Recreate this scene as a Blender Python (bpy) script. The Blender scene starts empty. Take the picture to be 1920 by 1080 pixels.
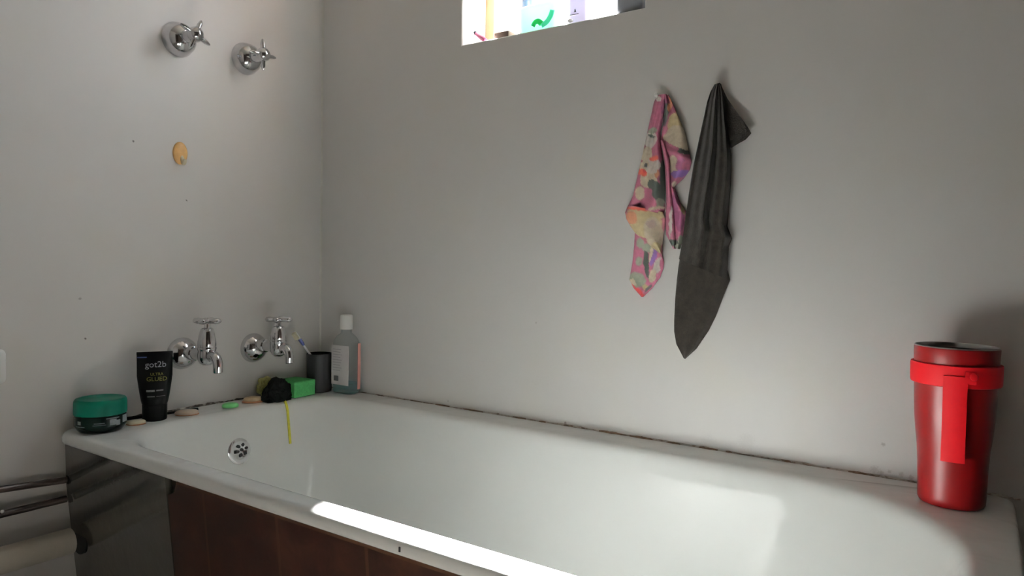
import bpy, bmesh, math, random
from mathutils import Vector, Matrix
import mathutils
random.seed(7)
PI = math.pi
scene = bpy.context.scene
COL = scene.collection
RZ = 0.55                                    # height of the bath rim above the floor

# ------------------------------------------------------------------ camera
FOC = 1306.304
CAM = Vector((1.58896, -1.37179, RZ + 0.35905))
CR = Vector((0.8301958, 0.55720953, 0.01710177))
CU = Vector((-0.03191187, 0.01687421, 0.99934823))
CF = Vector((-0.55655778, 0.83020046, -0.03179049))
cd = bpy.data.cameras.new('camera')
cam = bpy.data.objects.new('camera', cd); COL.objects.link(cam)
M = Matrix.Identity(4)
for i in range(3):
    M[i][0] = CR[i]; M[i][1] = CU[i]; M[i][2] = -CF[i]; M[i][3] = CAM[i]
cam.matrix_world = M
cd.sensor_width = 36.0; cd.lens = FOC * 36.0 / 1920.0
cd.clip_start = 0.02
scene.camera = cam

def at(px, py, axis, val):
    """point of the plane axis=val (z counted from the rim) seen at a photo pixel"""
    d = CF + CR * ((px - 960) / FOC) - CU * ((py - 540) / FOC)
    o = Vector((CAM.x, CAM.y, CAM.z - RZ))
    return o + d * ((val - o[axis]) / d[axis])

# ------------------------------------------------------------------ materials
def srgb(r, g, b):
    f = lambda c: (c / 255 / 12.92) if c / 255 <= 0.04045 else ((c / 255 + 0.055) / 1.055) ** 2.4
    return (f(r), f(g), f(b), 1.0)

class N:
    def __init__(s, name):
        s.m = bpy.data.materials.new(name); s.m.use_nodes = True
        s.t = s.m.node_tree; s.b = s.t.nodes['Principled BSDF']; s.out = s.t.nodes['Material Output']
    def n(s, kind, **kw):
        x = s.t.nodes.new(kind)
        for k, v in kw.items(): setattr(x, k, v)
        return x
    def l(s, a, b): s.t.links.new(a, b)
    def setp(s, **kw):
        for k, v in kw.items(): s.b.inputs[k.replace('_', ' ')].default_value = v
    def obj(s):
        return s.n('ShaderNodeTexCoord').outputs['Object']
    def noise(s, scale, detail=3, rough=0.5, vec=None, dist=0.0):
        x = s.n('ShaderNodeTexNoise'); x.inputs['Scale'].default_value = scale
        x.inputs['Detail'].default_value = detail; x.inputs['Roughness'].default_value = rough
        x.inputs['Distortion'].default_value = dist
        s.l(vec if vec is not None else s.obj(), x.inputs['Vector']); return x.outputs['Fac']
    def ramp(s, fac, stops, interp='LINEAR'):
        x = s.n('ShaderNodeValToRGB'); x.color_ramp.interpolation = interp
        e = x.color_ramp.elements
        e[0].position, e[0].color = stops[0]; e[1].position, e[1].color = stops[1]
        for p, c in stops[2:]:
            k = e.new(p); k.color = c
        s.l(fac, x.inputs['Fac']); return x.outputs['Color']
    def mix(s, fac, a, b):
        x = s.n('ShaderNodeMix', data_type='RGBA')
        if isinstance(fac, float): x.inputs[0].default_value = fac
        else: s.l(fac, x.inputs[0])
        for v, k in ((a, 6), (b, 7)):
            if isinstance(v, tuple): x.inputs[k].default_value = v
            else: s.l(v, x.inputs[k])
        return x.outputs[2]
    def math(s, op, a, b=None):
        x = s.n('ShaderNodeMath', operation=op)
        for i, v in enumerate((a, b)):
            if v is None: continue
            if isinstance(v, (int, float)): x.inputs[i].default_value = v
            else: s.l(v, x.inputs[i])
        return x.outputs[0]
    def bump(s, h, strength=0.2, dist=0.002):
        x = s.n('ShaderNodeBump'); x.inputs['Strength'].default_value = strength
        x.inputs['Distance'].default_value = dist
        s.l(h, x.inputs['Height']); s.l(x.outputs['Normal'], s.b.inputs['Normal'])

def simple(name, col, rough=0.5, metal=0.0, var=0.12, scale=30.0, bump=0.0, **kw):
    s = N(name); s.setp(Roughness=rough, Metallic=metal, **kw)
    f = s.noise(scale, 4)
    dk = tuple(c * (1 - var) for c in col[:3]) + (1,); lt = tuple(min(1, c * (1 + var)) for c in col[:3]) + (1,)
    s.l(s.ramp(f, [(0.3, dk), (0.7, lt)]), s.b.inputs['Base Color'])
    if bump: s.bump(s.noise(scale * 6, 3), bump, 0.001)
    return s.m

def wall_mat(name, base, specks=(), rough=0.42):
    s = N(name); s.setp(Roughness=rough)
    o = s.obj()
    c = s.ramp(s.noise(2.2, 4, 0.55), [(0.3, tuple(x * 0.95 for x in base[:3]) + (1,)), (0.7, base)])
    yel = s.ramp(s.noise(5.0, 3), [(0.5, (0, 0, 0, 1)), (0.75, (0.35, 0.35, 0.35, 1))])
    c = s.mix(yel, c, (base[0] * 0.96, base[1] * 0.93, base[2] * 0.80, 1))
    # small dark spots and smudges that stay on the paint
    for (p, r, col, k) in specks:
        d = s.n('ShaderNodeVectorMath', operation='DISTANCE'); s.l(o, d.inputs[0]); d.inputs[1].default_value = p
        w = s.math('MULTIPLY', s.noise(320.0, 3), r * 1.6)
        q = s.math('ADD', d.outputs['Value'], w)
        f = s.n('ShaderNodeMapRange'); s.l(q, f.inputs[0])
        f.inputs[1].default_value = r * 1.2; f.inputs[2].default_value = r * 1.8
        f.inputs[3].default_value = k; f.inputs[4].default_value = 0.0
        c = s.mix(f.outputs[0], c, col)
    s.l(c, s.b.inputs['Base Color'])
    h = s.math('ADD', s.math('MULTIPLY', s.noise(14.0, 4), 1.0), s.math('MULTIPLY', s.noise(160.0, 3), 0.12))
    s.bump(h, 0.22, 0.004)
    return s.m

PAINT = srgb(215, 213, 211)
dark = srgb(70, 66, 58)
specks_left = []
for px, py, r, k in ((250, 265, .0032, .8), (350, 376, .003, .7), (160, 635, .003, .8), (150, 560, .004, .4)):
    specks_left.append((tuple(at(px, py, 0, 0.0) + Vector((0, 0, RZ))), r, dark, k))
specks_back = []
for px, py, r, k in ((1656, 833, .004, .4), (1640, 881, .009, .25), (1652, 886, .005, .35), (1668, 884, .004, .3), (1690, 889, .005, .3), (1708, 896, .006, .35),
                     (1005, 605, .003, .3), (840, 752, .003, .35), (1060, 793, .004, .7), (1330, 830, .02, .08), (1400, 828, .02, .1)):
    specks_back.append((tuple(at(px, py, 1, 0.0) + Vector((0, 0, RZ))), r, srgb(120, 112, 102), k))
M_wall_left = wall_mat('left_wall_paint', PAINT, specks_left)
M_wall_back = wall_mat('back_wall_paint', PAINT, specks_back)
M_wall = wall_mat('wall_paint', PAINT)
M_ceil = wall_mat('ceiling_paint', srgb(215, 213, 206), rough=0.6)
M_room = wall_mat('room_paint_beige', srgb(214, 210, 204))
M_right = wall_mat('room_paint_brown', srgb(96, 86, 80))
M_floor = simple('floor_tile_pale', srgb(204, 198, 190), 0.35, var=0.06, scale=8)
M_added_door = simple('added_door_dark_wood', srgb(60, 44, 34), 0.45, var=0.25, scale=6)
M_panel = wall_mat('painted_panel', srgb(46, 45, 42), rough=0.13)

def enamel():
    s = N('bath_enamel'); s.setp(Roughness=0.10, Specular_IOR_Level=0.19)
    s.b.inputs['Coat Weight'].default_value = 0.0
    s.b.inputs['Coat Roughness'].default_value = 0.05
    c = s.ramp(s.noise(3.0, 3), [(0.3, srgb(232, 234, 232)), (0.7, srgb(238, 240, 238))])
    s.l(c, s.b.inputs['Base Color'])
    h = s.math('ADD', s.noise(9.0, 2), s.math('MULTIPLY', s.noise(26.0, 1, dist=0.4), 0.45))
    s.bump(h, 0.24, 0.0085)
    return s.m
M_enamel = enamel()

def chrome():
    s = N('chrome'); s.setp(Metallic=1.0)
    s.l(s.ramp(s.noise(40, 3), [(0.3, srgb(196, 196, 198)), (0.7, srgb(222, 222, 224))]), s.b.inputs['Base Color'])
    f = s.n('ShaderNodeMapRange'); s.l(s.noise(60, 3), f.inputs[0]); f.inputs[3].default_value = .06; f.inputs[4].default_value = .16
    s.l(f.outputs[0], s.b.inputs['Roughness'])
    return s.m
M_chrome = chrome()
M_black_hole = simple('dark_hole', srgb(14, 13, 12), 0.8)

def tile_mat():
    s = N('brown_tiles'); s.setp(Roughness=0.42, Specular_IOR_Level=0.10)
    o = s.obj(); sep = s.n('ShaderNodeSeparateXYZ'); s.l(o, sep.inputs[0])
    # joints every 193 mm along the panel and every 200 mm down it
    fx = s.math('FRACT', s.math('DIVIDE', s.math('ADD', sep.outputs[0], 2.0 - 0.583), 0.193))
    fz = s.math('FRACT', s.math('DIVIDE', s.math('ADD', sep.outputs[2], 2.0 - 0.32), 0.2))
    jx = s.math('LESS_THAN', s.math('MINIMUM', fx, s.math('SUBTRACT', 1.0, fx)), 0.016)
    jz = s.math('LESS_THAN', s.math('MINIMUM', fz, s.math('SUBTRACT', 1.0, fz)), 0.012)
    j = s.math('MAXIMUM', jx, jz)
    c = s.ramp(s.noise(16, 5, 0.65, dist=0.6), [(0.25, srgb(18, 10, 8)), (0.5, srgb(30, 17, 13)), (0.78, srgb(46, 27, 19))])
    c = s.mix(j, c, srgb(46, 30, 20))
    s.l(c, s.b.inputs['Base Color'])
    s.bump(s.math('MULTIPLY', j, -1.0), 0.35, 0.0015)
    return s.m
M_tile = tile_mat()

M_pipe_dark = simple('dark_painted_pipe', srgb(40, 31, 28), 0.4, var=0.2, scale=40)
M_pipe_pale = simple('cream_painted_pipe', srgb(176, 170, 158), 0.4, var=0.08, scale=20)
M_black = simple('black_plastic', srgb(6, 6, 7), 0.38, var=0.1, Specular_IOR_Level=0.09)
M_blackmatte = simple('black_matte_plastic', srgb(6, 6, 6), 0.5, var=0.1, Specular_IOR_Level=0.08)
M_cup = simple('charcoal_plastic', srgb(30, 30, 30), 0.55, var=0.06, Specular_IOR_Level=0.15)
M_white = simple('white_plastic', srgb(238, 238, 236), 0.35, var=0.03)
M_red = simple('red_lacquer', srgb(92, 5, 6), 0.36, var=0.05, scale=12, Specular_IOR_Level=0.2)
M_redband = simple('red_silicone', srgb(164, 8, 18), 0.6, var=0.04, Specular_IOR_Level=0.15)
M_steel = simple('brushed_steel', srgb(150, 150, 148), 0.3, metal=1.0, var=0.1)
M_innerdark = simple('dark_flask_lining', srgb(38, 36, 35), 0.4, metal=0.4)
M_teal = simple('teal_lid_plastic', srgb(0, 84, 68), 0.45, var=0.06, Specular_IOR_Level=0.12)
M_greenjar = simple('dark_green_glass', srgb(5, 24, 20), 0.14, var=0.15, Specular_IOR_Level=0.15)
M_print_silver = simple('silver_print', srgb(112, 118, 122), 0.4, var=0.3, scale=90)
M_print_white = simple('white_print', srgb(150, 150, 156), 0.5, var=0.05)
M_print_grey = simple('grey_print', srgb(96, 96, 96), 0.5, var=0.2, scale=300)
M_print_faint = simple('faint_print', srgb(168, 164, 168), 0.5, var=0.05)
M_print_yellow = simple('yellow_print', srgb(112, 110, 34), 0.5, var=0.1)
M_print_dark = simple('dark_print', srgb(70, 72, 74), 0.5, var=0.2)
M_print_blue = simple('blue_print', srgb(50, 62, 110), 0.5, var=0.05)
M_sponge = simple('green_sponge', srgb(56, 120, 68), 0.9, var=0.15, scale=160, bump=0.8, Specular_IOR_Level=0.1)
M_blackcloth = simple('black_cloth', srgb(6, 8, 7), 0.7, var=0.4, scale=60, bump=0.5, Specular_IOR_Level=0.06)
M_yellow = simple('yellow_cord', srgb(196, 192, 60), 0.6, var=0.12, scale=120)
M_yelnet = simple('yellow_netting', srgb(160, 158, 98), 0.8, var=0.35, scale=150, bump=0.8)
M_soap_cream = simple('cream_soap', srgb(214, 206, 178), 0.35, var=0.08)
M_soap_pink = simple('pale_pink_soap', srgb(206, 188, 168), 0.35, var=0.08)
M_soap_green = simple('green_soap', srgb(102, 186, 112), 0.35, var=0.08)
M_soap_tan = simple('tan_soap', srgb(172, 150, 116), 0.35, var=0.15, scale=60)
M_soap_rust = simple('orange_soap_edge', srgb(176, 122, 84), 0.5, var=0.2)
M_hook = simple('tan_hook_plastic', srgb(206, 164, 104), 0.4, var=0.12, scale=70)
M_pink_reflection = simple('salmon_reflection', srgb(206, 144, 134), 0.5, var=0.08)
M_label_white = simple('white_label', srgb(214, 210, 210), 0.5, var=0.03)
M_razor_pink = simple('pink_plastic', srgb(226, 84, 140), 0.35, var=0.06)
M_brownbox = simple('brown_box', srgb(120, 100, 92), 0.6, var=0.1)
M_navy = simple('navy_plastic', srgb(38, 46, 62), 0.4, var=0.1)
M_greybox = simple('grey_plastic', srgb(84, 86, 90), 0.45, var=0.15, scale=25)
M_wood = simple('tan_window_wood', srgb(158, 112, 82), 0.5, var=0.12, scale=18)
M_mint = simple('mint_plastic', srgb(206, 240, 226), 0.35, var=0.03)
M_mintgreen = simple('green_swirl', srgb(40, 214, 140), 0.4, var=0.05)
M_cyan = simple('cyan_swirl', srgb(120, 226, 214), 0.4, var=0.05)
M_highlight_bead = simple('highlight_bead', srgb(214, 212, 206), 0.28, var=0.04)

def clear_mat(name, tint, rough=0.03, mixf=0.78):
    s = N(name)
    tr = s.n('ShaderNodeBsdfTransparent'); tr.inputs['Color'].default_value = tint
    s.setp(Roughness=0.12); s.b.inputs['Base Color'].default_value = (tint[0], tint[1], tint[2], 1)
    fr = s.n('ShaderNodeLayerWeight'); fr.inputs['Blend'].default_value = 0.5
    f = s.math('ADD', s.math('MULTIPLY', s.math('POWER', fr.outputs['Facing'], 4.0), 0.6), 1.0 - mixf)
    mx = s.n('ShaderNodeMixShader'); s.l(f, mx.inputs[0]); s.l(tr.outputs[0], mx.inputs[1]); s.l(s.b.outputs[0], mx.inputs[2])
    s.l(mx.outputs[0], s.out.inputs['Surface'])
    return s.m
M_clear = clear_mat('clear_bottle_plastic', (0.93, 0.95, 0.95, 1), mixf=0.90)
M_liquid = clear_mat('pale_teal_liquid', (0.45, 0.72, 0.75, 1), mixf=0.8)
def translucent_mat(name, col, amt=0.6):
    s = N(name); s.setp(Roughness=0.35)
    c = s.ramp(s.noise(20, 3), [(0.3, tuple(x * .96 for x in col[:3]) + (1,)), (0.7, col)])
    s.l(c, s.b.inputs['Base Color'])
    t = s.n('ShaderNodeBsdfTranslucent'); s.l(c, t.inputs['Color'])
    mx = s.n('ShaderNodeMixShader'); mx.inputs[0].default_value = amt
    s.l(s.b.outputs[0], mx.inputs[1]); s.l(t.outputs[0], mx.inputs[2]); s.l(mx.outputs[0], s.out.inputs['Surface'])
    return s.m
M_tr_white = translucent_mat('translucent_white', srgb(250, 250, 246), 0.38)
M_tr_grey = translucent_mat('translucent_pale_grey', srgb(222, 220, 234), 0.10)
M_tr_mint = translucent_mat('translucent_mint', srgb(206, 246, 230), 0.13)
M_tr_green = translucent_mat('translucent_green', srgb(60, 236, 160), 0.3)
M_tr_cyan = translucent_mat('translucent_cyan', srgb(140, 238, 224), 0.4)
M_pane = clear_mat('window_glass', (0.97, 0.98, 0.98, 1), mixf=0.99)
M_frost = clear_mat('frosted_plastic', (0.93, 0.92, 0.94, 1), mixf=0.55)

def grime_mat():
    s = N('dirty_sealant'); s.setp(Roughness=0.6)
    v = s.n('ShaderNodeMapping'); s.l(s.obj(), v.inputs[0]); v.inputs['Scale'].default_value = (1, 1, 2.5)
    f = s.noise(26, 5, 0.7, vec=v.outputs[0])
    c = s.ramp(f, [(0.34, srgb(88, 72, 60)), (0.44, srgb(136, 122, 108)), (0.5, srgb(180, 174, 165)), (0.7, srgb(204, 200, 194))])
    s.l(c, s.b.inputs['Base Color']); s.bump(f, 0.6, 0.003)
    return s.m
M_grime = grime_mat()
def mould_mat():
    s = N('mouldy_sealant'); s.setp(Roughness=0.7)
    f = s.noise(34, 5, 0.7)
    s.l(s.ramp(f, [(0.42, srgb(44, 40, 36)), (0.52, srgb(86, 80, 72)), (0.60, srgb(168, 164, 154)), (0.75, srgb(204, 200, 194))]), s.b.inputs['Base Color'])
    return s.m
M_mould = mould_mat()
M_rust = simple('brown_dirt', srgb(118, 96, 76), 0.8, var=0.35, scale=120)

def floral_mat():
    s = N('floral_cloth'); s.setp(Roughness=0.85)
    a = s.n('ShaderNodeVertexColor'); a.layer_name = 'pattern'
    f = s.noise(120, 3)
    dk = s.n('ShaderNodeMix', data_type='RGBA', blend_type='MULTIPLY'); dk.inputs[0].default_value = 0.6
    s.l(a.outputs['Color'], dk.inputs[6]); s.l(f, dk.inputs[7])
    s.l(dk.outputs[2], s.b.inputs['Base Color'])
    s.bump(s.noise(500, 2), 0.3, 0.001)
    return s.m
M_floral = floral_mat()
def towel_mat():
    s = N('grey_brown_towelling'); s.setp(Roughness=0.95, Specular_IOR_Level=0.08)
    s.b.inputs['Sheen Weight'].default_value = 0.05
    s.l(s.ramp(s.noise(70, 5, 0.7), [(0.3, srgb(14, 12, 10)), (0.7, srgb(34, 30, 26))]), s.b.inputs['Base Color'])
    s.bump(s.noise(420, 3, 0.7), 0.7, 0.002)
    return s.m
M_towel = towel_mat()

# ------------------------------------------------------------------ mesh helpers
def link(o, parent=None):
    COL.objects.link(o)
    if parent is not None: o.parent = parent
    return o

def obj(name, bm, mat, parent=None, smooth=True, label=None):
    bmesh.ops.recalc_face_normals(bm, faces=bm.faces)
    me = bpy.data.meshes.new(name); bm.to_mesh(me); bm.free()
    for p in me.polygons: p.use_smooth = smooth
    o = bpy.data.objects.new(name, me)
    for m in (mat if isinstance(mat, (list, tuple)) else (mat,)): me.materials.append(m)
    link(o, parent)
    if smooth:
        try: me.set_sharp_from_angle(angle=math.radians(40))
        except Exception: pass
    if label: o['label'] = label
    return o

def tag(o, label, cat, group=None):
    o['label'] = label; o['category'] = cat
    if group: o['group'] = group
    return o
def thing(name, loc, label, cat, rotz=0.0, group=None):
    o = bpy.data.objects.new(name, None); COL.objects.link(o); o.empty_display_size = 0.03
    o.location = (loc[0], loc[1], loc[2] + RZ); o.rotation_euler = (0, 0, rotz)
    return tag(o, label, cat, group)
def struct(o): o['kind'] = 'structure'; return o

def box(bm, a, b, bevel=0.0, seg=2):
    vs = [bm.verts.new((x, y, z)) for x in (a[0], b[0]) for y in (a[1], b[1]) for z in (a[2], b[2])]
    fs = []
    for q in ((0, 1, 3, 2), (4, 6, 7, 5), (0, 4, 5, 1), (2, 3, 7, 6), (0, 2, 6, 4), (1, 5, 7, 3)):
        fs.append(bm.faces.new([vs[i] for i in q]))
    if bevel:
        es = list({e for f in fs for e in f.edges})
        bmesh.ops.bevel(bm, geom=es, offset=bevel, segments=seg, profile=0.5, affect='EDGES')
    return bm

def rings(bm, rs, cap0=True, cap1=True, closed=True):
    """loft a list of rings of equal point count"""
    vr = [[bm.verts.new(p) for p in r] for r in rs]
    n = len(vr[0])
    for a, b in zip(vr, vr[1:]):
        for i in range(n if closed else n - 1):
            j = (i + 1) % n
            bm.faces.new((a[i], a[j], b[j], b[i]))
    if cap0: bm.faces.new(vr[0])
    if cap1: bm.faces.new(vr[-1])
    return vr

def frame(d):
    d = Vector(d).normalized()
    u = d.cross(Vector((0, 0, 1)))
    if u.length < 1e-3: u = Vector((1, 0, 0))
    u.normalize(); return u, d.cross(u)

def lathe(bm, prof, o=(0, 0, 0), axis=(0, 0, 1), seg=48, cap0=True, cap1=True):
    o = Vector(o); d = Vector(axis).normalized(); u, v = frame(d)
    rs = []
    for r, h in prof:
        rs.append([o + d * h + (u * math.cos(2 * PI * i / seg) + v * math.sin(2 * PI * i / seg)) * max(r, 1e-4) for i in range(seg)])
    rings(bm, rs, cap0, cap1); return bm

def tube(bm, pts, rad, seg=16, flat=(1, 1), up=None):
    pts = [Vector(p) for p in pts]; n = len(pts)
    if not isinstance(rad, (list, tuple)): rad = [rad] * n
    rs = []; pu = None
    for i, p in enumerate(pts):
        t = (pts[min(i + 1, n - 1)] - pts[max(i - 1, 0)]).normalized()
        if pu is None:
            u = Vector(up) if up else frame(t)[0]
        else: u = pu
        u = (u - t * u.dot(t)).normalized(); v = t.cross(u); pu = u
        rs.append([p + u * (math.cos(2 * PI * k / seg) * rad[i] * flat[0]) + v * (math.sin(2 * PI * k / seg) * rad[i] * flat[1]) for k in range(seg)])
    rings(bm, rs); return bm

def spline(pts, n=8):
    pts = [Vector(p) for p in pts]; out = []
    for i in range(len(pts) - 1):
        p0 = pts[max(i - 1, 0)]; p1 = pts[i]; p2 = pts[i + 1]; p3 = pts[min(i + 2, len(pts) - 1)]
        for k in range(n):
            t = k / n
            out.append(0.5 * ((2 * p1) + (p2 - p0) * t + (2 * p0 - 5 * p1 + 4 * p2 - p3) * t * t + (3 * p1 - p0 - 3 * p2 + p3) * t ** 3))
    out.append(pts[-1]); return out

def roundrect(x0, x1, y0, y1, rad, nc=14, ns=(24, 10)):
    """counter-clockwise ring, rad = (front-left, front-right, back-right, back-left)"""
    pts = []
    cs = ((x0, y0, 1, 1, PI, rad[0]), (x1, y0, -1, 1, 1.5 * PI, rad[1]), (x1, y1, -1, -1, 0, rad[2]), (x0, y1, 1, -1, 0.5 * PI, rad[3]))
    arcs = []
    for cx, cy, sx, sy, a0, r in cs:
        arcs.append([(cx + sx * r + r * math.cos(a0 + 0.5 * PI * k / nc), cy + sy * r + r * math.sin(a0 + 0.5 * PI * k / nc)) for k in range(nc + 1)])
    for i in range(4):
        pts += arcs[i]
        a = arcs[i][-1]; b = arcs[(i + 1) % 4][0]; m = ns[i % 2]
        for k in range(1, m): pts.append((a[0] + (b[0] - a[0]) * k / m, a[1] + (b[1] - a[1]) * k / m))
    return pts

# ------------------------------------------------------------------ the room
RX, FY, CZ = 2.35, -1.85, 2.42
def wallbox(name, a, b, mat):
    bm = bmesh.new(); box(bm, a, b); return struct(obj(name, bm, mat, None, False))
wallbox('floor', (-0.2, FY - 0.2, -0.1), (RX + 0.2, 0.2, 0.0), M_floor)
wallbox('ceiling', (-0.2, FY - 0.2, CZ), (RX + 0.2, 0.2, CZ + 0.1), M_ceil)
wallbox('wall_left', (-0.16, FY, 0.0), (0.0, 0.16, CZ), M_wall_left)
wallbox('wall_right', (RX, FY, 0.0), (RX + 0.16, 0.16, CZ), M_right)

dr = struct(bpy.data.objects.new('added_door_1', None)); COL.objects.link(dr); dr.location = (1.88, FY, 0.0)  # unseen door, added as a dark area facing the flask and chrome
bm = bmesh.new(); box(bm, (-.40, .002, .01), (.40, .038, 2.03), .003); obj('added_door_leaf', bm, M_added_door, dr, False)
bm = bmesh.new()
for a, b in (((-.46, .0, 0), (-.402, .05, 2.10)), ((.402, .0, 0), (.46, .05, 2.10)), ((-.46, .0, 2.035), (.46, .05, 2.10))): box(bm, a, b, .003)
obj('added_door_frame', bm, M_added_door, dr, False)
bm = bmesh.new(); tube(bm, [(-.33, .038, 1.0), (-.33, .085, 1.0), (-.32, .09, 1.0), (-.22, .09, 1.0)], .009, 14); obj('added_door_handle', bm, M_steel, dr)

def wall_with_hole(name, x0, x1, ya, yb, z0, z1, hx0, hx1, hz0, hz1, mat, bev=0.0):
    """slab between y=ya (room side) and yb with one rectangular opening"""
    bm = bmesh.new()
    xs = [x0, hx0, hx1, x1]; zs = [z0, hz0, hz1, z1]
    V = {}
    for j, y in enumerate((ya, yb)):
        for i, x in enumerate(xs):
            for k, z in enumerate(zs): V[i, j, k] = bm.verts.new((x, y, z))
    for j in (0, 1):
        for i in range(3):
            for k in range(3):
                if (i, k) == (1, 1): continue
                bm.faces.new((V[i, j, k], V[i + 1, j, k], V[i + 1, j, k + 1], V[i, j, k + 1]))
    for (p, q) in (((1, 1), (2, 1)), ((2, 1), (2, 2)), ((2, 2), (1, 2)), ((1, 2), (1, 1))):
        bm.faces.new((V[p[0], 0, p[1]], V[q[0], 0, q[1]], V[q[0], 1, q[1]], V[p[0], 1, p[1]]))
    for i in range(3):
        bm.faces.new((V[i, 0, 0], V[i + 1, 0, 0], V[i + 1, 1, 0], V[i, 1, 0])); bm.faces.new((V[i, 0, 3], V[i + 1, 0, 3], V[i + 1, 1, 3], V[i, 1, 3]))
        bm.faces.new((V[0, 0, i], V[0, 0, i + 1], V[0, 1, i + 1], V[0, 1, i])); bm.faces.new((V[3, 0, i], V[3, 0, i + 1], V[3, 1, i + 1], V[3, 1, i]))
    if bev:
        bm.edges.ensure_lookup_table(); es = []
        for (p, q) in (((1, 1), (2, 1)), ((2, 1), (2, 2)), ((2, 2), (1, 2)), ((1, 2), (1, 1))):
            e = bm.edges.get((V[p[0], 0, p[1]], V[q[0], 0, q[1]]))
            es.append(e)
        bmesh.ops.bevel(bm, geom=es, offset=bev, segments=4, profile=0.5, affect='EDGES')
    return struct(obj(name, bm, mat, None, True))

WX0, WX1, WZ0, WZ1 = 0.508, 0.990, RZ + 0.9035, RZ + 1.74
wall_with_hole('wall_back', 0.0, RX, 0.0, 0.15, 0.0, CZ, WX0, WX1, WZ0, WZ1, M_wall_back, 0.006)
wallbox('wall_front', (0.0, FY - 0.16, 0.0), (RX, FY, CZ), M_room)

def window(name, x0, x1, z0, z1, y, mat):
    o = struct(bpy.data.objects.new(name, None)); COL.objects.link(o); o.location = ((x0 + x1) / 2, y, z0)
    cx = (x0 + x1) / 2; hw = (x1 - x0) / 2; h = z1 - z0; t = 0.028
    bm = bmesh.new()
    for a, b in (((-hw, -.02, 0), (-hw + t, .02, h)), ((hw - t, -.02, 0), (hw, .02, h)), ((-hw + t, -.02, 0), (hw - t, .02, t)), ((-hw + t, -.02, h - t), (hw - t, .02, h))):
        box(bm, a, b, 0.003)
    obj('window_frame', bm, mat, o)
    bm = bmesh.new(); box(bm, (-hw + t - .004, -.003, t - .004), (hw - t + .004, .003, h - t + .004)); obj('window_pane', bm, M_pane, o, False)
    return o
window('window_1', WX0, WX1, WZ0, WZ1, 0.115, M_wood)

# corner bead, glossy fillet added for the highlight line between the two walls
bm = bmesh.new()
r = 0.0045
pr = [(0, 0)] + [(r - r * math.sin(a * PI / 12), r - r * math.cos(a * PI / 12)) for a in range(7)]
rings(bm, [[(x, -y, z) for x, y in pr] for z in (RZ + 0.002, CZ)])
struct(obj('trim_1', bm, M_highlight_bead))

# dirty sealant along the two wall seams of the bath
def seam(name, p, q, inward, n=220, h=0.0042, mat=None):
    bm = bmesh.new(); p = Vector(p); q = Vector(q); inward = Vector(inward)
    rs = []; rnd = random.Random(len(name) * 31 + int(p.x * 100))
    hh = ww = 0
    for i in range(n + 1):
        q1 = mathutils.noise.noise(Vector((i * .21, p.x * 9 + 1.7, .3))); q2 = mathutils.noise.noise(Vector((i * .55, 4.1, p.x * 7)))
        hh = h * max(.2, .55 + .55 * q1 + .3 * q2); ww = .004 * max(.3, .7 + .5 * q2)
        c = p.lerp(q, i / n)
        rs.append([c + Vector((0, 0, -.002)), c + Vector((0, 0, hh)), c + inward * (ww * .35) + Vector((0, 0, hh * .7)), c + inward * ww + Vector((0, 0, -.0005))])
    rings(bm, rs); return struct(obj(name, bm, mat or M_grime))
seam('trim_2', (0.004, 0.0005, RZ), (1.655, 0.0005, RZ), (0, -1, 0))
seam('trim_3', (-0.0005, -0.004, RZ), (-0.0005, -0.60, RZ), (1, 0, 0), 130, 0.0065, M_mould)
# crumbs of brown dirt where the sealant has come away
def crumbs(name, spans):
    bm = bmesh.new(); rnd = random.Random(5)
    for px0, py0, px1, py1, hgt in spans:
        a = at(px0, py0, 1, -0.004); b = at(px1, py1, 1, -0.004)
        n = 14; rs = []
        for i in range(n + 1):
            c = a.lerp(b, i / n); c.z = 0
            e = math.sin(PI * (i + .3) / (n + .6))
            k = hgt * .45 * e * rnd.uniform(.4, 1.0) + .0003
            rs.append([(c.x, .001, RZ - .001), (c.x, .001, RZ + k + .0015), (c.x, -.004 * e - .001, RZ + k * .8 + .001), (c.x, -.006 * e - .002, RZ - .0008)])
        rings(bm, rs)
    return struct(obj(name, bm, M_rust))
crumbs('trim_4', [(1122, 812, 1166, 821, .0045), (1180, 822, 1224, 830, .0045), (815, 760, 842, 765, .002), (870, 768, 905, 774, .002), (960, 781, 985, 786, .002), (1010, 790, 1022, 793, .002),
                 (1250, 834, 1275, 838, .002), (1310, 841, 1345, 847, .0018), (1360, 849, 1372, 851, .0018), (1470, 868, 1482, 870, .003), (1590, 886, 1625, 891, .003)])

# ------------------------------------------------------------------ bathtub
tub = thing('bathtub', (0.8, -0.35, -0.55), 'white enamel bathtub built into the corner under the taps', 'bathtub')
off = Vector((-0.8, 0.35, 0.55))
OX0, OX1, OY0, OY1 = 0.0015, 1.648, -0.700, -0.0015
IX0, IX1, IY0, IY1 = 0.112, 1.588, -0.656, -0.088
ring_list = []
def addring(x0, x1, y0, y1, rad, z):
    ring_list.append([Vector((x, y, z)) + off for x, y in roundrect(x0, x1, y0, y1, rad)])
OR = (0.028, 0.03, 0.014, 0.006)
for ins, z in ((.016, -.026), (.005, -.0265), (.0015, -.024), (0, -.019), (0, -.011), (.0018, -.0055), (.005, -.002), (.010, -.0004), (.015, 0.0)):
    k = min(ins, .012)
    addring(OX0 + min(ins, .006), OX1 - ins, OY0 + ins, OY1 - min(ins, .004), [max(q - k * .4, .003) for q in OR], z)
IR = (0.16, 0.27, 0.26, 0.11)
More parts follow.
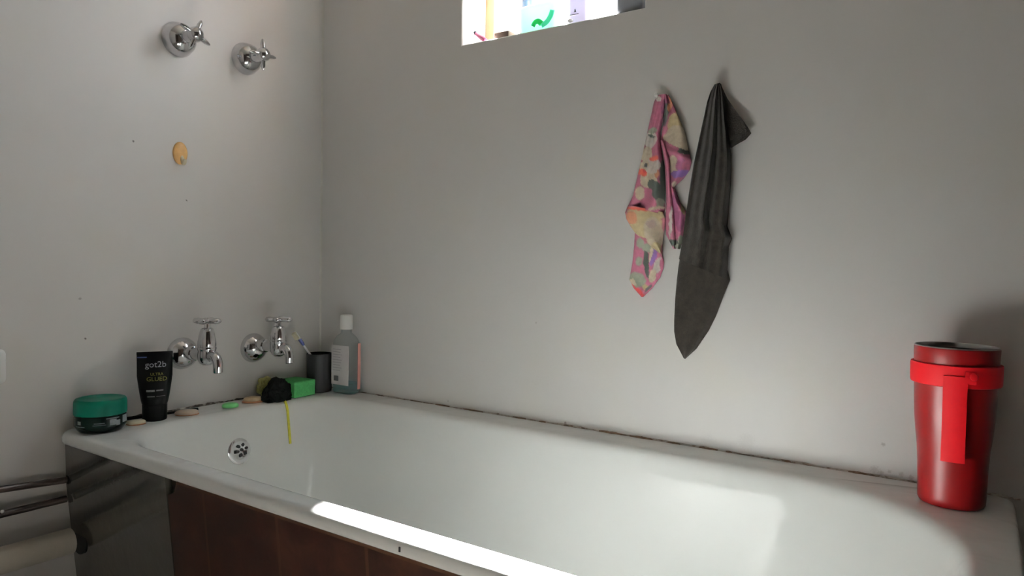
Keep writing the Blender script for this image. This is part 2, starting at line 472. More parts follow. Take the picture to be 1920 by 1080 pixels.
# from the flat rim into the basin: (inset left, right, front, back, z)
def basin(dl, dr, df, db, z, sc=1.0):
    addring(IX0 + dl, IX1 - dr, IY0 + df, IY1 - db, [q * sc for q in IR], z)
for d, z in ((-.016, 0.0), (-.008, -.0006), (-.002, -.0028), (.003, -.0070), (.007, -.0135), (.010, -.022)): basin(d, d, d, d, z)
D = 0.40
for i in range(1, 13):
    t = i / 12; z = -.022 - t * (0.29 - .022)
    basin(.010 + .045 * t, .010 + .20 * t ** 1.1, .010 + .05 * t, .010 + .05 * t, z, 1 - .12 * t)
for i in range(1, 11):
    a = i / 10 * PI / 2; s = 1 - math.cos(a); q = math.sin(a)
    basin(.055 + .10 * s, .21 + .16 * s, .060 + .085 * s, .060 + .085 * s, -.29 - (D - .29) * q, .88 - .3 * s)
c0 = ring_list[-1]; cen = Vector((0.75, -0.372, -D - .006)) + off
for k in (0.75, 0.5, 0.25, 0.06): ring_list.append([cen + (p - cen) * k for p in c0])
bm = bmesh.new(); rings(bm, ring_list, cap0=False)
tb = obj('basin', bm, M_enamel, tub)

# overflow grille on the tap-end wall of the basin
oc = at(447, 846, 0, 0.131); nrm = Vector((1, 0, 0.17)).normalized()
oc = Vector((oc.x, oc.y, oc.z)) + off
ov = bmesh.new(); RO = 0.0310
lathe(ov, [(RO, -.004), (RO, .002), (RO * .97, .0045), (RO * .85, .0062), (RO * .55, .0062), (RO * .5, .0050), (0, .0046)], oc, nrm, 48)
ovo = obj('overflow', ov, M_chrome, tub, label='chrome overflow grille')
uu, vv = frame(nrm)
hc = oc + nrm * .0064
def slot(c, r1, r2, ang):
    bm = bmesh.new(); n = 14; a = uu * math.cos(ang) + vv * math.sin(ang); b = -uu * math.sin(ang) + vv * math.cos(ang)
    rr = [[c + a * math.cos(2 * PI * k / n) * r1 + b * math.sin(2 * PI * k / n) * r2 + nrm * h for k in range(n)] for h in (-.0015, .0006)]
    rings(bm, rr); return bm
gc = hc + (Vector((0, 1, 0)) - nrm * nrm.y) * .006 + Vector((0, 0, .002))
for k in range(6):
    ang = k * PI / 3 + .2
    slot_c = gc + (uu * math.cos(ang) + vv * math.sin(ang)) * .0120
    obj('grille_hole', slot(slot_c, .0042, .0034, ang), M_black_hole, ovo)
obj('grille_screw', slot(gc, .0035, .0035, 0), M_black_hole, ovo)
# dark chip on the front lip
cp = at(749, 1031, 1, -0.7005)
bm = bmesh.new(); box(bm, Vector((cp.x - .0015, -.7012, cp.z - .003)) + off, Vector((cp.x + .0015, -.699, cp.z + .004)) + off, .0006)
obj('chip', bm, M_black_hole, tub, label='small dark chip on the front lip')

# ------------------------------------------------------------------ apron panels, tilted in at the foot
TILT = math.radians(5.5)
def apron(name, outline, thick, mat):
    """outline in (x, distance down) on a plane that starts under the front lip"""
    bm = bmesh.new(); rs = []
    for t in (0.0, thick):
        rs.append([Vector((x, -.6935 + math.sin(TILT) * d + t * math.cos(TILT), RZ - .0275 - math.cos(TILT) * d + math.sin(TILT) * t)) for x, d in outline])
    rings(bm, rs); bmesh.ops.triangulate(bm, faces=[f for f in bm.faces if len(f.verts) > 4])
    return obj(name, bm, mat, None, False)
DN = (RZ - .0275) / math.cos(TILT)
grey = apron('bath_end_panel', [(0.024, 0.0), (0.3985, 0.0), (0.3995, DN), (0.009, DN), (0.009, .09)], 0.012, M_panel)
tag(grey, 'glossy grey painted panel under the tap end of the bathtub', 'panel')
brown = apron('bath_side_panel', [(0.4360, 0.0), (1.640, 0.0), (1.640, DN), (0.4025, DN), (0.4025, .032), (0.424, .022)], 0.014, M_tile)
tag(brown, 'brown tiled panel along the front of the bathtub', 'panel')

# ------------------------------------------------------------------ pipes on the left wall
def pipe(name, a, b, x, r, mat, label, cat='pipe'):
    A = at(a[0], a[1], 0, x); B = at(b[0], b[1], 0, x); d = (B - A)
    yE = -0.690; yS = -1.83
    P = lambda y: Vector((x, y, A.z + d.z * (y - A.y) / d.y + RZ))
    t = thing(name, (x, -1.5, P(-1.5).z - RZ), label, cat)
    bm = bmesh.new(); o = t.location; tube(bm, [P(yS) - o, P(-1.5) - o, P(-.95) - o, P(yE) - o], r, 20); obj('pipe_run', bm, mat, t)
    yp = -.6935 + (RZ - .0275 - P(-.69).z) * math.tan(TILT)
    bm = bmesh.new(); c = P(yp - .0008) - o; lathe(bm, [(r * 1.0, 0), (r * 1.22 + .001, 0), (r * 1.22 + .001, .003), (r, .003)], c, (0, 1, 0), 24); obj('pipe_gap_shade', bm, M_black_hole, t)  # dark ring stands for the shaded gap where the pipe enters the panel
    for yc in (-1.05, -1.6):
        bm = bmesh.new(); c = P(yc) - o; lathe(bm, [(r + .001, -.006), (r + .003, -.006), (r + .003, .006), (r + .001, .006)], c, (0, 1, 0), 20)
        box(bm, c + Vector((-x, -.006, -.004)), c + Vector((-r, .006, .004))); obj('pipe_clip', bm, mat, t)
    return t, P
pipe('water_pipe', (0, 918), (130, 899), 0.020, 0.0068, M_pipe_dark, 'upper of two thin dark pipes along the left wall')
t2, P2 = pipe('water_pipe', (0, 965), (130, 934), 0.020, 0.0072, M_pipe_dark, 'lower of two thin dark pipes, just above the thick cream pipe')
pipe('waste_pipe', (0, 1052), (160, 1006), 0.040, 0.0262, M_pipe_pale, 'thick cream painted waste pipe running into the grey panel')
bm = bmesh.new(); c = at(4, 959, 0, 0.027); lathe(bm, [(.0005, -.002), (.003, -.001), (.0035, .001), (.0005, .003)], c + Vector((0, 0, RZ)) - t2.location, (1, 0, 0), 14)
obj('white_bead', bm, M_white, t2, label='small white bead by the pipe')  # small white bead beside the lower thin pipe

# white fixture cut by the left edge of the frame
ft = thing('wall_fixture', (0, -0.86, 0.146), 'white rounded wall fixture cut off by the left edge', 'fixture')
bm = bmesh.new(); box(bm, (0, -.06, -.034), (.022, .0655, .034), .010, 4); obj('cover', bm, M_white, ft)
bm = bmesh.new(); box(bm, (.021, -.03, -.016), (.026, .030, .016), .002); obj('rocker', bm, M_white, ft)

# ------------------------------------------------------------------ tan stick-on hook
hk = thing('wall_hook', (0, -0.431, 0.613), 'tan oval stick-on hook on left wall below the shower taps', 'hook')
bm = bmesh.new(); rs = []
for s, x in ((1, 0), (1, .004), (.93, .0065), (.75, .0085), (.4, .0095), (.02, .0098)):
    rs.append([(x, math.cos(2 * PI * k / 32) * .0175 * s, math.sin(2 * PI * k / 32) * .0265 * s) for k in range(32)])
rings(bm, rs); obj('backplate', bm, M_hook, hk)
bm = bmesh.new(); tube(bm, spline([(.006, .001, -.008), (.012, .001, -.018), (.016, 0, -.025), (.021, 0, -.022), (.022, 0, -.016)], 5), [.0045] * 20 + [.003], 12)
obj('hook_arm', bm, M_soap_cream, hk, label='pale hook arm')

# ------------------------------------------------------------------ shower taps (upper pair)
def spoke(bm, hub, d, L, r0, r1, nrm_axis, flat=.75):
    d = Vector(d).normalized(); hub = Vector(hub)
    tube(bm, [hub, hub + d * L * .3, hub + d * L * .62, hub + d * L * .9, hub + d * L], [r0, r0 * .85, (r0 + r1) * .56, r1, r1 * .5], 14, (1, flat), nrm_axis)
def shower_tap(y, z, ang, label):
    t = thing('shower_tap', (0, y, z), label, 'tap', group='pair of shower taps high on the left wall')
    X = (1, 0, 0)
    bm = bmesh.new(); lathe(bm, [(.0405, 0), (.0405, .002), (.0396, .005), (.0382, .011), (.0358, .018), (.0322, .025), (.0275, .0305), (.022, .0345), (.0175, .0368), (.0145, .038)], (0, 0, 0), X, 56)
    obj('flange', bm, M_chrome, t)
    bm = bmesh.new(); lathe(bm, [(.0135, .036), (.0135, .052), (.0115, .055), (.0105, .066)], (0, 0, 0), X, 32); obj('spindle', bm, M_chrome, t)
    bm = bmesh.new(); lathe(bm, [(.010, .062), (.0165, .065), (.0175, .072), (.0165, .080), (.012, .086), (.006, .089), (.0005, .090)], (0, 0, 0), X, 40)
    h = obj('handle', bm, M_chrome, t)
    for k in range(4):
        a = ang + k * PI / 2; bm = bmesh.new()
        spoke(bm, (.073, math.cos(a) * .010, math.sin(a) * .010), (-.06, math.cos(a), math.sin(a)), .029, .0078, .0042, X)
        obj('spoke', bm, M_chrome, h)
    return t
shower_tap(-.436, .879, math.radians(-22), 'left of two chrome shower taps, higher in photo')
shower_tap(-.254, .880, math.radians(2), 'right of two chrome shower taps, nearer the corner')

# ------------------------------------------------------------------ bath taps (lower pair)
def bath_tap(y, z, xb, zb, zh, ang, label, sc=1.0):
    """flange on the wall at (y, z), body axis at x=xb, handle at height zh"""
    t = thing('bath_tap', (0, y, z), label, 'tap', group='pair of bib taps over the bath')
    X = (1, 0, 0); B = zb - z; H = zh - z
    bm = bmesh.new(); lathe(bm, [(.0385, 0), (.0385, .002), (.0375, .006), (.035, .012), (.031, .018), (.025, .024), (.018, .028), (.0145, .030)], (0, 0, 0), X, 56)
    obj('flange', bm, M_chrome, t)
    bm = bmesh.new(); lathe(bm, [(.0145, .026), (.0145, .038), (.0172, .040), (.0172, .054), (.0145, .056), (.0140, xb)], (0, 0, B), X, 32); obj('spindle', bm, M_chrome, t)
    bm = bmesh.new(); lathe(bm, [(.002, B - .0235), (.010, B - .0225), (.0165, B - .018), (.0200, B - .009), (.0205, B + .001), (.0195, B + .010), (.0205, B + .0135), (.0210, B + .0165), (.0205, B + .0195), (.0190, B + .020)], (xb, 0, 0), (0, 0, 1), 40)
    obj('body', bm, M_chrome, t)
    b0 = B + .0195; b1 = H - .016
    bm = bmesh.new(); L = b1 - b0
    lathe(bm, [(.0198, b0), (.0204, b0 + L * .08), (.0200, b0 + L * .3), (.0185, b0 + L * .55), (.0160, b0 + L * .8), (.0135, b0 + L * .95), (.0105, b1), (.006, b1 + .001)], (xb, 0, 0), (0, 0, 1), 40)
    obj('bonnet', bm, M_chrome, t)
    bm = bmesh.new(); lathe(bm, [(.0068, b1 - .002), (.0068, H - .006), (.0060, H + .002)], (xb, 0, 0), (0, 0, 1), 24); obj('stem', bm, M_chrome, t)
    bm = bmesh.new(); lathe(bm, [(.007, H - .006), (.0088, H - .004), (.0095, H + .001), (.0085, H + .0045), (.004, H + .0062), (.0004, H + .0065)], (xb, 0, 0), (0, 0, 1), 28)
    h = obj('handle', bm, M_chrome, t)
    for k in range(4):
        a = ang + k * PI / 2; d = (math.cos(a), math.sin(a), 0.02); bm = bmesh.new()
        spoke(bm, (xb + math.cos(a) * .004, math.sin(a) * .004, H), d, .0295 if k % 2 == 0 else .024, .0072, .0058, (0, 0, 1), 1.35)
        obj('spoke', bm, M_chrome, h)
    bm = bmesh.new()
    path = spline([(xb + .008, 0, B - .004), (xb + .020, 0, B + .0005), (xb + .031, 0, B - .001), (xb + .039, 0, B - .009), (xb + .0425, 0, B - .021), (xb + .0425, 0, B - .036)], 6)
    n = len(path); tube(bm, path, [.0125 - .0022 * i / (n - 1) for i in range(n)], 24); sp = obj('spout', bm, M_chrome, t)
    bm = bmesh.new(); lathe(bm, [(.0085, -.0005), (.0085, .0012)], path[-1] - Vector((0, 0, .0008)), (0, 0, 1), 20); obj('spout_mouth', bm, M_black_hole, sp)
    return t
VIEWA = math.radians(33)
bL = at(388, 666, 1, -.424); hL = at(389, 602, 1, -.424)
bath_tap(-.424, .135, bL.x, bL.z, hL.z, VIEWA - .10, 'left chrome bib tap, above the black tube')
bR = at(522, 651, 1, -.226); hR = at(521, 599, 1, -.226)
bath_tap(-.226, .131, bR.x, bR.z, hR.z, VIEWA + .05, 'right chrome bib tap, nearer the charcoal cup')

# ------------------------------------------------------------------ red flask
fx, fy = 1.5627, -0.0845
fl = thing('travel_flask', (fx, fy, 0), 'red open-topped flask with red carrying band on bathtub corner', 'flask', rotz=0.0)
zf = lambda py: at(1786, py, 1, fy).z
prof = [(.0400, 0.0), (.0440, .0012), (.0458, .005), (.0462, .012), (.0466, zf(910)), (.0474, zf(870)), (.0492, zf(838)), (.0518, zf(810)), (.0538, zf(783)), (.0552, zf(750)), (.0560, zf(715)), (.0566, zf(690)), (.0572, zf(668)), (.0577, zf(652)), (.0572, zf(649.5))]
top = zf(649.5)
bm = bmesh.new(); lathe(bm, prof, (0, 0, 0), (0, 0, 1), 72, cap1=False); obj('body', bm, M_red, fl)
bm = bmesh.new(); lathe(bm, [(.0572, top), (.0569, top + .0016), (.0556, top + .002), (.0546, top + .0005), (.0543, top - .006)], (0, 0, 0), (0, 0, 1), 72, False, False); obj('rim', bm, M_steel, fl, label='bare steel rim')
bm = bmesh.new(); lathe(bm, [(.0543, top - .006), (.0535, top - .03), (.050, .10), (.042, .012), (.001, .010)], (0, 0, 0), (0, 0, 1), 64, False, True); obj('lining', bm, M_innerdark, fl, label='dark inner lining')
zb0, zb1 = zf(718), zf(678)
bm = bmesh.new(); lathe(bm, [(.0574, zb0), (.0608, zb0 + .001), (.0615, zb0 + .004), (.0618, zb1 - .004), (.0612, zb1 - .001), (.0574, zb1)], (0, 0, 0), (0, 0, 1), 72, True, True)
bd = obj('band', bm, M_redband, fl)
# strap hanging from the band, facing the bath
sd = (at(1781, 780, 1, fy) - Vector((CAM.x, CAM.y, CAM.z - RZ))); va = math.atan2(-sd.y, -sd.x)       # towards the viewer's side of the flask
def fr(z):
    for (r0, z0), (r1, z1) in zip(prof[1:], prof[2:]):
        if z0 <= z <= z1: return r0 + (r1 - r0) * (z - z0) / (z1 - z0)
    return .057
zs0, zs1 = zf(850), zf(696)
bm = bmesh.new(); rs = []
for i in range(25):
    z = zs0 + (zs1 - zs0) * i / 24
    off_o = .0622 if z > zb0 - .004 else .0618 - .003 * (1 - abs((z - zs0) / (zb0 - zs0) - .5) * 2) * .4
    row = []
    ang0, ang1 = va - .245, va + .245
    outer = []; inner = []
    for k in range(9):
        a = ang0 + (ang1 - ang0) * k / 8
        outer.append((math.cos(a) * (off_o + .0024), math.sin(a) * (off_o + .0024), z)); inner.append((math.cos(a) * (off_o - .0006), math.sin(a) * (off_o - .0006), z))
    rs.append(outer + inner[::-1])
rings(bm, rs); obj('strap', bm, M_redband, fl)
a = va + .36; bm = bmesh.new(); lathe(bm, [(.0062, -.002), (.0062, .003), (.0048, .0048), (.0008, .0052)], (math.cos(a) * .0612, math.sin(a) * .0612, (zb0 + zb1) / 2 + .002), (math.cos(a), math.sin(a), 0), 20)
obj('stud', bm, M_redband, fl)
bm = bmesh.new(); tube(bm, [(math.cos(va + .245 - .06 * k) * .0628, math.sin(va + .245 - .06 * k) * .0628, (zb0 + zb1) / 2) for k in (-3, -2, -1, 0, 1)], .010, 10, (.22, 1.0), (math.cos(va), math.sin(va), 0)); obj('strap_tab', bm, M_redband, bd)

# ------------------------------------------------------------------ green jar
jx, jy = .066, -.643
jar = thing('cream_jar', (jx, jy, 0), 'dark green jar with teal lid on the near-left bathtub corner', 'jar')
bm = bmesh.new(); lathe(bm, [(.036, 0), (.0395, .001), (.043, .0045), (.0465, .011), (.0480, .018), (.0482, .030), (.0470, .036), (.044, .038)], (0, 0, 0), (0, 0, 1), 64); jb = obj('body', bm, M_greenjar, jar)
bm = bmesh.new(); lathe(bm, [(.0468, .036), (.0490, .0365), (.0494, .039), (.0492, .060), (.0484, .0645), (.0462, .0675), (.043, .0682), (.040, .0680), (.039, .0672), (.001, .0672)], (0, 0, 0), (0, 0, 1), 64); obj('lid', bm, M_teal, jar)
vj = math.atan2(CAM.y - jy, CAM.x - jx)
def band_patch(bm, r, a0, a1, z0, z1, th=.0006, n=12):
    rs = []
    for z in (z0, z1):
        pass
    rings(bm, [[(math.cos(a0 + (a1 - a0) * i / n) * q, math.sin(a0 + (a1 - a0) * i / n) * q, z) for q, z in ((r, z0), (r + th, z0), (r + th, z1), (r, z1))] for i in range(n + 1)])
bm = bmesh.new(); band_patch(bm, .0482, vj - 1.5, vj + 1.5, .0135, .0335, .0004, 40)
jl = obj('label', bm, M_greenjar, jb)
bm = bmesh.new()
for (u0, u1, z0, z1) in ((.95, 1.35, .018, .033), (.34, .62, .017, .029), (.62, .80, .015, .026), (-.98, -.80, .020, .027), (-1.1, -.62, .015, .0165), (-.25, .15, .022, .0235), (-.3, .2, .0185, .0195), (.2, .75, .0305, .032)):
    band_patch(bm, .0486, vj + u0, vj + u1, z0, z1, .0003, 8)
obj('label_print', bm, M_print_silver, jl)

# ------------------------------------------------------------------ black squeeze tube
tx, ty = .060, -.524
vt = math.atan2(CAM.y - ty, CAM.x - tx)
tb_ = thing('hair_gel_tube', (tx, ty, 0), 'black squeeze tube standing on its cap below left bib tap', 'tube', rotz=vt + PI / 2)   # local -y faces the camera
bm = bmesh.new(); lathe(bm, [(.0215, 0), (.0240, .001), (.0250, .004), (.0255, .034), (.0250, .036), (.022, .0365)], (0, 0, 0), (0, 0, 1), 48); obj('cap', bm, M_blackmatte, tb_)
H0, H1 = .0365, .1520
def tube_sec(h):
    t = (h - H0) / (H1 - H0)
    w = .0275 + (.0385 - .0275) * min(1, t / .55) ** .75 if t < .55 else .0385 + .0008 * (t - .55)
    th = .0235 * (1 - t) ** .8 * (1.0 if t > .1 else .9 + t) + .0014
    return w * .93, th
bm = bmesh.new(); rs = []
for i in range(41):
    h = H0 + (H1 - H0) * i / 40; w, th = tube_sec(h); e = 1.0
    rs.append([(math.cos(2 * PI * k / 56) * w, math.sin(2 * PI * k / 56) * th, h) for k in range(56)])
rings(bm, rs); tbody = obj('tube_body', bm, M_black, tb_)
bm = bmesh.new(); box(bm, (-.0363, -.0016, .146), (.0363, .0016, .1535), .0005); obj('crimp', bm, M_black, tb_)

def text_mesh(s, size, depth=.00015):
    cu = bpy.data.curves.new('txt', 'FONT'); cu.body = s; cu.size = size; cu.align_x = 'CENTER'; cu.extrude = depth; cu.resolution_u = 3
    o = bpy.data.objects.new('txt', cu); COL.objects.link(o)
    dg = bpy.context.evaluated_depsgraph_get(); dg.update()
    me = bpy.data.meshes.new_from_object(o.evaluated_get(dg))
    bpy.data.objects.remove(o); bpy.data.curves.remove(cu)
    bm = bmesh.new(); bm.from_mesh(me); bpy.data.meshes.remove(me)
    bmesh.ops.subdivide_edges(bm, edges=[e for e in bm.edges if e.calc_length() > .003], cuts=1)
    return bm
def on_tube(bm, z0, x0=0.0, sx=1.0):
    for v in bm.verts:
        x = v.co.x * sx + x0; h = z0 + v.co.y; w, th = tube_sec(h)
        v.co = Vector((x, -th * math.sqrt(max(0, 1 - (x / w) ** 2)) - .0003 - v.co.z, h))
    return bm
def bar_bm(x0, x1, z0, z1):
    bm = bmesh.new(); n = 10
    for i in range(n):
        a = x0 + (x1 - x0) * i / n; b = x0 + (x1 - x0) * (i + 1) / n
        bm.faces.new([bm.verts.new(p) for p in ((a, z0, 0), (b, z0, 0), (b, z1, 0), (a, z1, 0))])
    bmesh.ops.remove_doubles(bm, verts=bm.verts, dist=1e-6); return bm
obj('brand_print', on_tube(text_mesh('got2b', .0185), .1195, .002), M_print_white, tbody, False)
obj('name_print', on_tube(text_mesh('ULTRA', .0085), .1015, .004), M_print_yellow, tbody, False)
obj('name_print', on_tube(text_mesh('GLUED', .0125), .0895, .004, 1.05), M_print_yellow, tbody, False)
for (a, b, c, d, m) in ((-.017, .000, .066, .0705, M_print_grey), (.003, .017, .0672, .0702, M_print_grey), (-.015, .0, .0545, .057, M_print_grey), (.003, .021, .0555, .0566, M_print_grey), (-.035, -.016, .1405, .1430, M_print_blue)):
    obj('small_print', on_tube(bar_bm(a, b, c, d), 0.0), m, tbody, False)

# ------------------------------------------------------------------ soaps on the rim
def soap(px, py, w, d, h, rot, mat, label, name='soap_sliver'):
    p = at(px, py, 2, 0.0)
    t = thing(name, (p.x, p.y, 0), label, 'soap', rotz=rot)
    bm = bmesh.new(); rs = []
    rnd = random.Random(int(px)); ph = rnd.uniform(0, 6)
    for s, z in ((.78, 0), (.93, .10), (1, .35), (.96, .65), (.82, .88), (.5, .99), (.02, 1.0)):
        rs.append([(math.cos(2 * PI * k / 32) * w * s * (1 + .05 * math.sin(3 * 2 * PI * k / 32 + ph)), math.sin(2 * PI * k / 32) * d * s * (1 + .04 * math.sin(2 * 2 * PI * k / 32 + ph)), z * h) for k in range(32)])
    rings(bm, rs); obj('bar', bm, mat, t)
    return t
A45 = math.radians(60)
s1 = soap(255, 796, .0195, .014, .010, A45, M_soap_cream, 'thin cream soap sliver between green jar and black tube')
s2 = soap(351, 778, .026, .017, .012, A45, M_soap_pink, 'pale pinkish soap sliver just right of black tube')
s3 = soap(432, 764, .0195, .014, .012, A45, M_soap_green, 'small light green soap sliver on bath rim')
s4 = soap(475, 754, .0240, .017, .015, A45, M_soap_tan, 'tan soap sliver next to black crumpled cloth')
for s, w, d, h in ((s1, .0165, .0115, .0042), (s2, .0215, .0142, .0042), (s4, .0232, .0166, .005)):
    bm = bmesh.new(); n = 32
    path = [(math.cos(2 * PI * k / n) * w * 1.06, math.sin(2 * PI * k / n) * d * 1.06, h * .5) for k in range(n)]
    rings(bm, [[Vector((p[0] * q, p[1] * q, z)) for p in path] for q, z in ((1.0, .0004), (1.12, .0012), (1.12, h * .7), (1.0, h))]); obj('stained_edge', bm, M_soap_rust, s, label='orange stained lower edge')

# black toothbrush lying along the wall behind the tube
bt = thing('toothbrush', (.02, -.50, 0), 'black toothbrush lying along the wall behind black tube', 'toothbrush')
pa = at(371, 768, 2, 0.003); pb = Vector((.012, -.62, .004))
o_ = Vector((.02, -.50, 0))
pts = [pa - o_, pa.lerp(pb, .06) - o_, pa.lerp(pb, .2) - o_, pa.lerp(pb, .45) - o_, pa.lerp(pb, .75) - o_, pb - o_]
for p in pts: p.z = .0042
bm = bmesh.new(); tube(bm, pts, [.0036, .0042, .0030, .0030, .0040, .0036], 12); obj('toothbrush_handle', bm, M_blackmatte, bt)
bm = bmesh.new(); hp = pa.lerp(pb, .9) - o_; box(bm, (hp.x - .004, hp.y - .012, .0074), (hp.x + .004, hp.y + .012, .0170), .001); obj('bristles', bm, M_blackmatte, bt)

# ------------------------------------------------------------------ things in the far corner
# charcoal cup
cx_, cy_ = .064, -.058
cup = thing('tooth_mug', (cx_, cy_, 0), 'charcoal plastic tumbler holding a toothbrush in the corner', 'cup')
bm = bmesh.new(); lathe(bm, [(.030, 0), (.0325, .001), (.0335, .004), (.0350, .098), (.0350, .1045), (.0343, .1062), (.0330, .1058), (.0325, .100), (.0310, .006), (.001, .005)], (0, 0, 0), (0, 0, 1), 56); obj('tumbler', bm, M_cup, cup)
# toothbrush standing in it, leaning towards the tap
tbh = at(552, 622, 0, .052); tbr = at(579, 661, 0, .058)
tb0 = tbr + (tbr - tbh) * 0.92
br = thing('toothbrush', (tb0.x, tb0.y, tb0.z), 'white and blue toothbrush leaning in the charcoal tumbler', 'toothbrush')
P = lambda t: tbh.lerp(tb0, t) - tb0
bm = bmesh.new(); tube(bm, [P(0), P(.05), P(.16), P(.28), P(.5), P(.75), P(1)], [.0042, .0055, .0056, .0035, .0040, .0050, .0048], 14, (1, .7)); obj('toothbrush_handle', bm, M_white, br)
bm = bmesh.new(); tube(bm, [P(.17), P(.20), P(.28), P(.33)], [.0052, .0062, .0060, .0044], 14, (1, .75)); obj('grip', bm, M_print_blue, br, label='dark blue grip')
ax = (P(1) - P(0)).normalized(); side = Vector((.3, -1, 0)); side = (side - ax * side.dot(ax)).normalized(); wv = ax.cross(side)
bm = bmesh.new()
c0 = P(.07)
rings(bm, [[c0 + ax * sx * .010 + wv * sw * .0045 + side * h for sx, sw in ((-1, -1), (1, -1), (1, 1), (-1, 1))] for h in (.002, .012)])
obj('bristles', bm, M_soap_cream, br, False, label='pale cream bristles')

# mouthwash bottle
bx0, bx1, by0, by1 = .102, .179, -.051, -.008
bo = thing('mouthwash_bottle', ((bx0 + bx1) / 2, (by0 + by1) / 2, 0), 'clear mouthwash bottle with white cap in bath corner', 'bottle')
hx, hy = (bx1 - bx0) / 2, (by1 - by0) / 2
ztop = at(648, 590, 1, -.03).z; zcap = at(648, 617, 1, -.03).z
bm = bmesh.new(); rs = []
def brr(sx, sy, r, z): rs.append([(x, y, z) for x, y in roundrect(-hx * sx, hx * sx, -hy * sy, hy * sy, (r,) * 4, 6, (4, 3))])
zsh = at(648, 640, 1, -.03).z
for sx, sy, r, z in ((.86, .8, .012, 0), (.96, .94, .014, .002), (1, 1, .014, .008), (1, 1, .014, zsh - .012), (.99, .99, .015, zsh - .003), (.95, .96, .016, zsh + .003), (.87, .9, .016, zsh + .009), (.74, .82, .0155, zsh + .015), (.56, .7, .0145, zsh + .020), (.43, .6, .0138, zsh + .024), (.42, .59, .0136, zcap + .002)): brr(sx, sy, r, z)
rings(bm, rs); bb = obj('bottle_body', bm, M_clear, bo)
bm = bmesh.new(); rs = []
for s, z in ((.90, .003), (.955, .006), (.955, .030)): brr(s, s - .03, .012, z)
rings(bm, rs); obj('mouthwash', bm, M_liquid, bo, label='pale teal liquid in the bottom')
bm = bmesh.new(); lathe(bm, [(.0172, zcap), (.0178, zcap + .002), (.0172, ztop - .004), (.0160, ztop - .001), (.0140, ztop), (.0005, ztop)], (0, 0, 0), (0, 0, 1), 40); obj('cap', bm, M_white, bo)
lz0 = at(640, 722, 1, by0).z; lz1 = at(640, 648, 1, by0).z
bm = bmesh.new(); box(bm, (-hx + .004, -hy - .0006, lz0), (hx - .006, -hy + .0004, lz1)); lb = obj('label', bm, M_label_white, bo, False)
bm = bmesh.new()
for k in range(9):
    z = lz1 - .012 - k * .0072; box(bm, (-hx + .010, -hy - .0009, z), (-hx + .010 + .040 * random.uniform(.7, 1), -hy - .0005, z + .0014))
obj('label_print', bm, M_print_faint, lb, False)
bm = bmesh.new()
for k in range(11):
    x = -hx + .014 + k * .0017; box(bm, (x, -hy - .0009, lz0 + .010), (x + .0011, -hy - .0005, lz0 + .024))
obj('barcode', bm, M_print_dark, lb, False)
bm = bmesh.new(); box(bm, (hx - .0002, .006, lz0 - .012), (hx + .0008, hy - .005, lz1 + .006)); obj('label', bm, M_pink_reflection, bo, False, label='salmon pink strip on the side standing for a wall reflection')  # pink strip stands in for a coloured reflection on the wall behind

# green sponge block
sq = thing('sponge', (.062, -.135, 0), 'green rectangular sponge block in front of charcoal tumbler', 'sponge', rotz=.06)
bm = bmesh.new(); box(bm, (-.037, -.042, 0), (.040, .032, .043), .004, 3); obj('foam', bm, M_sponge, sq)
# black crumpled cloth
bc = thing('washcloth', (.087, -.216, 0), 'black crumpled cloth against green sponge, yellow strap under it', 'cloth')
bm = bmesh.new(); bmesh.ops.create_icosphere(bm, subdivisions=5, radius=1)
for v in bm.verts:
    p = v.co.copy(); q = p * 2.3
    n1 = mathutils.noise.noise(q) * .22 + abs(mathutils.noise.noise(q * 2.1 + Vector((3, 1, 2)))) * -.26 + abs(mathutils.noise.noise(q * 4.3)) * -.12 + .16
    p *= 1 + n1
    z = p.z
    v.co = Vector((p.x * .0235, p.y * .036, max(0.0, (z + .30) * .041)))
    if z < 0: v.co.x *= 1 + .12 * -z; v.co.y *= 1 + .15 * -z
obj('folds', bm, M_blackcloth, bc)
# yellow netting ring leaning on the wall
yn = at(497, 718, 0, .016)
yr = thing('bath_puff', (.016, yn.y, 0), 'yellow netting puff against left wall behind black cloth', 'puff')
bm = bmesh.new(); n = 40; rnd = random.Random(3)
for ringk, (R, rr) in enumerate(((.0215, .0055), (.014, .006), (.006, .0065))):
    pts = [(.002 + .004 * math.sin(5 * 2 * PI * k / n + ringk), math.cos(2 * PI * k / n) * R * (1 + .05 * math.sin(7 * 2 * PI * k / n)), .027 + math.sin(2 * PI * k / n) * R * (1 + .05 * math.sin(6 * 2 * PI * k / n))) for k in range(n + 1)]
    tube(bm, pts, [rr * (1 + .2 * math.sin(9 * 2 * PI * k / n)) for k in range(n + 1)], 10)
obj('netting', bm, M_yelnet, yr)
# yellow strap hanging into the bath
st = thing('strap', (.10, -.208, 0), 'thin yellow strap hanging over the rim at the tap end', 'strap')
sp = [(.070, .0018), (.092, .0018), (.104, .0012), (.112, -.0018), (.1175, -.010), (.1225, -.024), (.1255, -.042), (.1292, -.065), (.1325, -.085), (.1362, -.106)]
bm = bmesh.new(); rs = []
for i, (x, z) in enumerate(sp):
    a = Vector((x, 0, z)); b = Vector(sp[min(i + 1, len(sp) - 1)] if 0 else (sp[min(i + 1, len(sp) - 1)][0], 0, sp[min(i + 1, len(sp) - 1)][1])); c = Vector((sp[max(i - 1, 0)][0], 0, sp[max(i - 1, 0)][1]))
    t = (b - c).normalized(); nn = Vector((-t.z, 0, t.x)); nn = nn if nn.x + nn.z > 0 else -nn
    w = .0031; yy = -.002 + .004 * i / 9 * -1
    rs.append([a - st.location + Vector((0, 0, RZ)) + Vector((0, -.208 + yy + s * w, 0)) + nn * h for s, h in ((-1, .0006), (1, .0006), (1, .0030), (-1, .0030))])
rings(bm, rs); obj('ribbon', bm, M_yellow, st, False)

